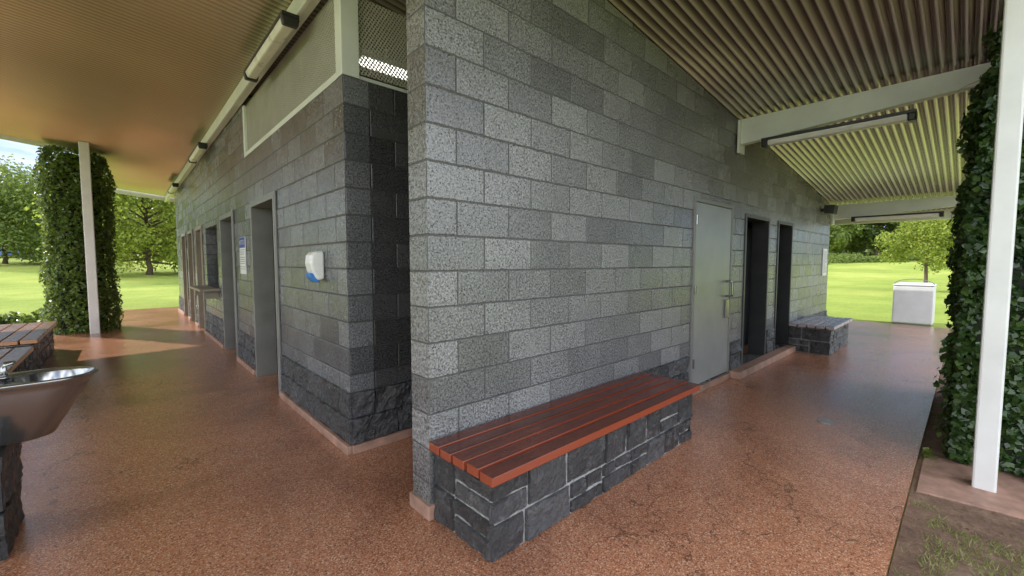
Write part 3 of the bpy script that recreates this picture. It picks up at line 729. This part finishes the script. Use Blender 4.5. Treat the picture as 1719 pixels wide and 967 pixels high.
rng = np.random.default_rng(11)
k = 30000; gx = rng.uniform(1.8, 4.3, k); gy = rng.uniform(-1.7, .17, k)
keep = np.array([noise.noise(Vector((a*2.6, c*2.6, 3))) + .5*noise.noise(Vector((a*9, c*9, 7))) + (0.24 if (a < 3.3 and c < 0.10) else -0.22) > 0.12 for a, c in zip(gx, gy)])
gx = gx[keep]; gy = gy[keep]; k = len(gx); hh = rng.uniform(.008, .034, k); an = rng.uniform(0, 6.28, k); ln = rng.uniform(0, .05, (k, 2))
v = []; f = []
for i in range(k):
    w = .0024; c, s = math.cos(an[i])*w, math.sin(an[i])*w; o = len(v)
    v += [(gx[i]-c, gy[i]-s, -.02), (gx[i]+c, gy[i]+s, -.02), (gx[i]+ln[i,0]-.025, gy[i]+ln[i,1]-.025, -.02+hh[i])]; f.append((o, o+1, o+2))
me = bpy.data.meshes.new('grass'); me.from_pydata(v, [], f); me.materials.append(M_GRASS); o = bpy.data.objects.new('grass', me); COL.objects.link(o); o['kind'] = 'stuff'
k = 900; P = np.stack([rng.uniform(1.8, 6.5, k), rng.normal(-.25, .5, k), np.full(k, -.012)], 1); P[:, 2] = np.where(P[:, 1] > .19, .006, -.012); P = P[P[:, 1] < 1.3]
M_LITTER = simple_mat('dry leaf litter', (0.22, 0.13, 0.07), 0.8, 0, .3, 20)
o = leaf_obj('leaf_litter', P, np.tile((0, 0, 1.), (len(P), 1)), .024, .012, M_LITTER, None, rng, jit=.15); o['kind'] = 'stuff'
e = empty('seedling', (4.35, .17, 0), 'tiny green seedling growing at the paving edge', 'plant')
k = 26; th = rng.uniform(0, 6.28, k); P = np.stack([4.35 + .05*np.cos(th)*rng.uniform(0,1,k), .15 + .05*np.sin(th)*rng.uniform(0,1,k), rng.uniform(.0, .07, k)], 1)
leaf_obj('foliage', P, np.tile((0,0,1.), (k,1)), .04, .03, M_LEAF, e, rng)

# ------------------------------------------------------------ parked car (far)
cl = Vector(dt(44, -1.145))
e = empty('parked_car', cl, 'blue hatchback parked beyond the lawn under trees', 'car')
ang = math.radians(-43)
R = Matrix.Rotation(ang, 4, 'Z')
side = [(-2.1,.35),(2.05,.35),(2.1,.7),(1.9,.88),(1.1,.98),(.55,1.42),(-1.1,1.46),(-1.9,1.0),(-2.1,.9)]
def W(p): return tuple(cl + (R @ Vector(p)))
b = B(); b.rings([[W((x, -.85, z)) for x, z in side], [W((x, .85, z)) for x, z in side]]); b.obj('body', M_CAR, e, bevel=0.08, seg=3)
win = [(1.0,1.0),(.52,1.36),(-1.05,1.40),(-1.7,1.02)]
for s in (-.86, .86):
    b = B(); b.rings([[W((x, s, z)) for x, z in win], [W((x, s*1.01, z)) for x, z in win]]); b.obj('window', M_GLASS, e)
for x in (-1.3, 1.3):
    for s in (-.8, .8):
        b = B(); b.tube([W((x, s-.1, .32)), W((x, s+.1, .32))], .32, 16); b.obj('wheel', M_BLACK, e)

# ------------------------------------------------------------ world, sun, camera
w = bpy.data.worlds.new('World'); scene.world = w; w.use_nodes = True; nt = w.node_tree
bg = nt.nodes['Background']; sky = nt.nodes.new('ShaderNodeTexSky'); sky.sky_type = 'NISHITA'; sky.sun_disc = False
EL = 39
sv = Vector((-0.52, 0.85, 0)).normalized() * math.cos(math.radians(EL)); sv.z = math.sin(math.radians(EL))
sky.sun_elevation = math.radians(EL); sky.sun_rotation = math.atan2(sv.x, sv.y)
tc = nt.nodes.new('ShaderNodeTexCoord'); s = SEP(nt, tc.outputs['Generated'])
zz = MA(nt, 'ADD', MA(nt, 'MAXIMUM', s[2], 0.0), 0.12)
cv = COMB(nt, MA(nt, 'DIVIDE', s[0], zz), MA(nt, 'DIVIDE', s[1], zz), 0.0)
cl_ = RA(nt, NZ(nt, cv, 1.1, 8, 0.6, 0.3), [(0.50, 0.0), (0.66, 1.0)])
blue = MX(nt, 0.45, sky.outputs[0], (1.8, 3.6, 7.5))
col = MX(nt, MA(nt, 'MULTIPLY', cl_, 0.85), blue, (9.5, 9.8, 10.2))
# bright bank added over the unseen half-sky to light under the roof
dotf = MA(nt, 'ADD', MA(nt, 'MULTIPLY', s[0], 0.678), MA(nt, 'MULTIPLY', s[1], 0.735))
fill_bank = MA(nt, 'MULTIPLY', MA(nt, 'SUBTRACT', 0.10, dotf), 3.0, clamp=True)
bn = MX(nt, RA(nt, NZ(nt, cv, 1.7, 6, 0.6), [(.42, 0.0), (.58, 1.0)]), (4.5, 5.8, 8.4), (32, 32.4, 33))
col = MX(nt, fill_bank, col, bn)
nt.links.new(col, bg.inputs['Color']); bg.inputs['Strength'].default_value = 0.15
sl = bpy.data.lights.new('sun', 'SUN'); sl.energy = 5.0; sl.angle = math.radians(0.5); sl.color = (1, 0.95, 0.87)
so = bpy.data.objects.new('sun', sl); so.rotation_euler = sv.to_track_quat('Z', 'Y').to_euler(); so.location = (0, 0, 20); COL.objects.link(so)
cam = bpy.data.cameras.new('camera'); cam.sensor_width = 36; cam.lens = 14.83; cam.clip_end = 2000; cam.clip_start = 0.05
co = bpy.data.objects.new('camera', cam); co.location = (0, 0, 1.45)
co.rotation_euler = (math.radians(90 - 3.5), 0, math.radians(47.3 - 90)); COL.objects.link(co)
scene.camera = co
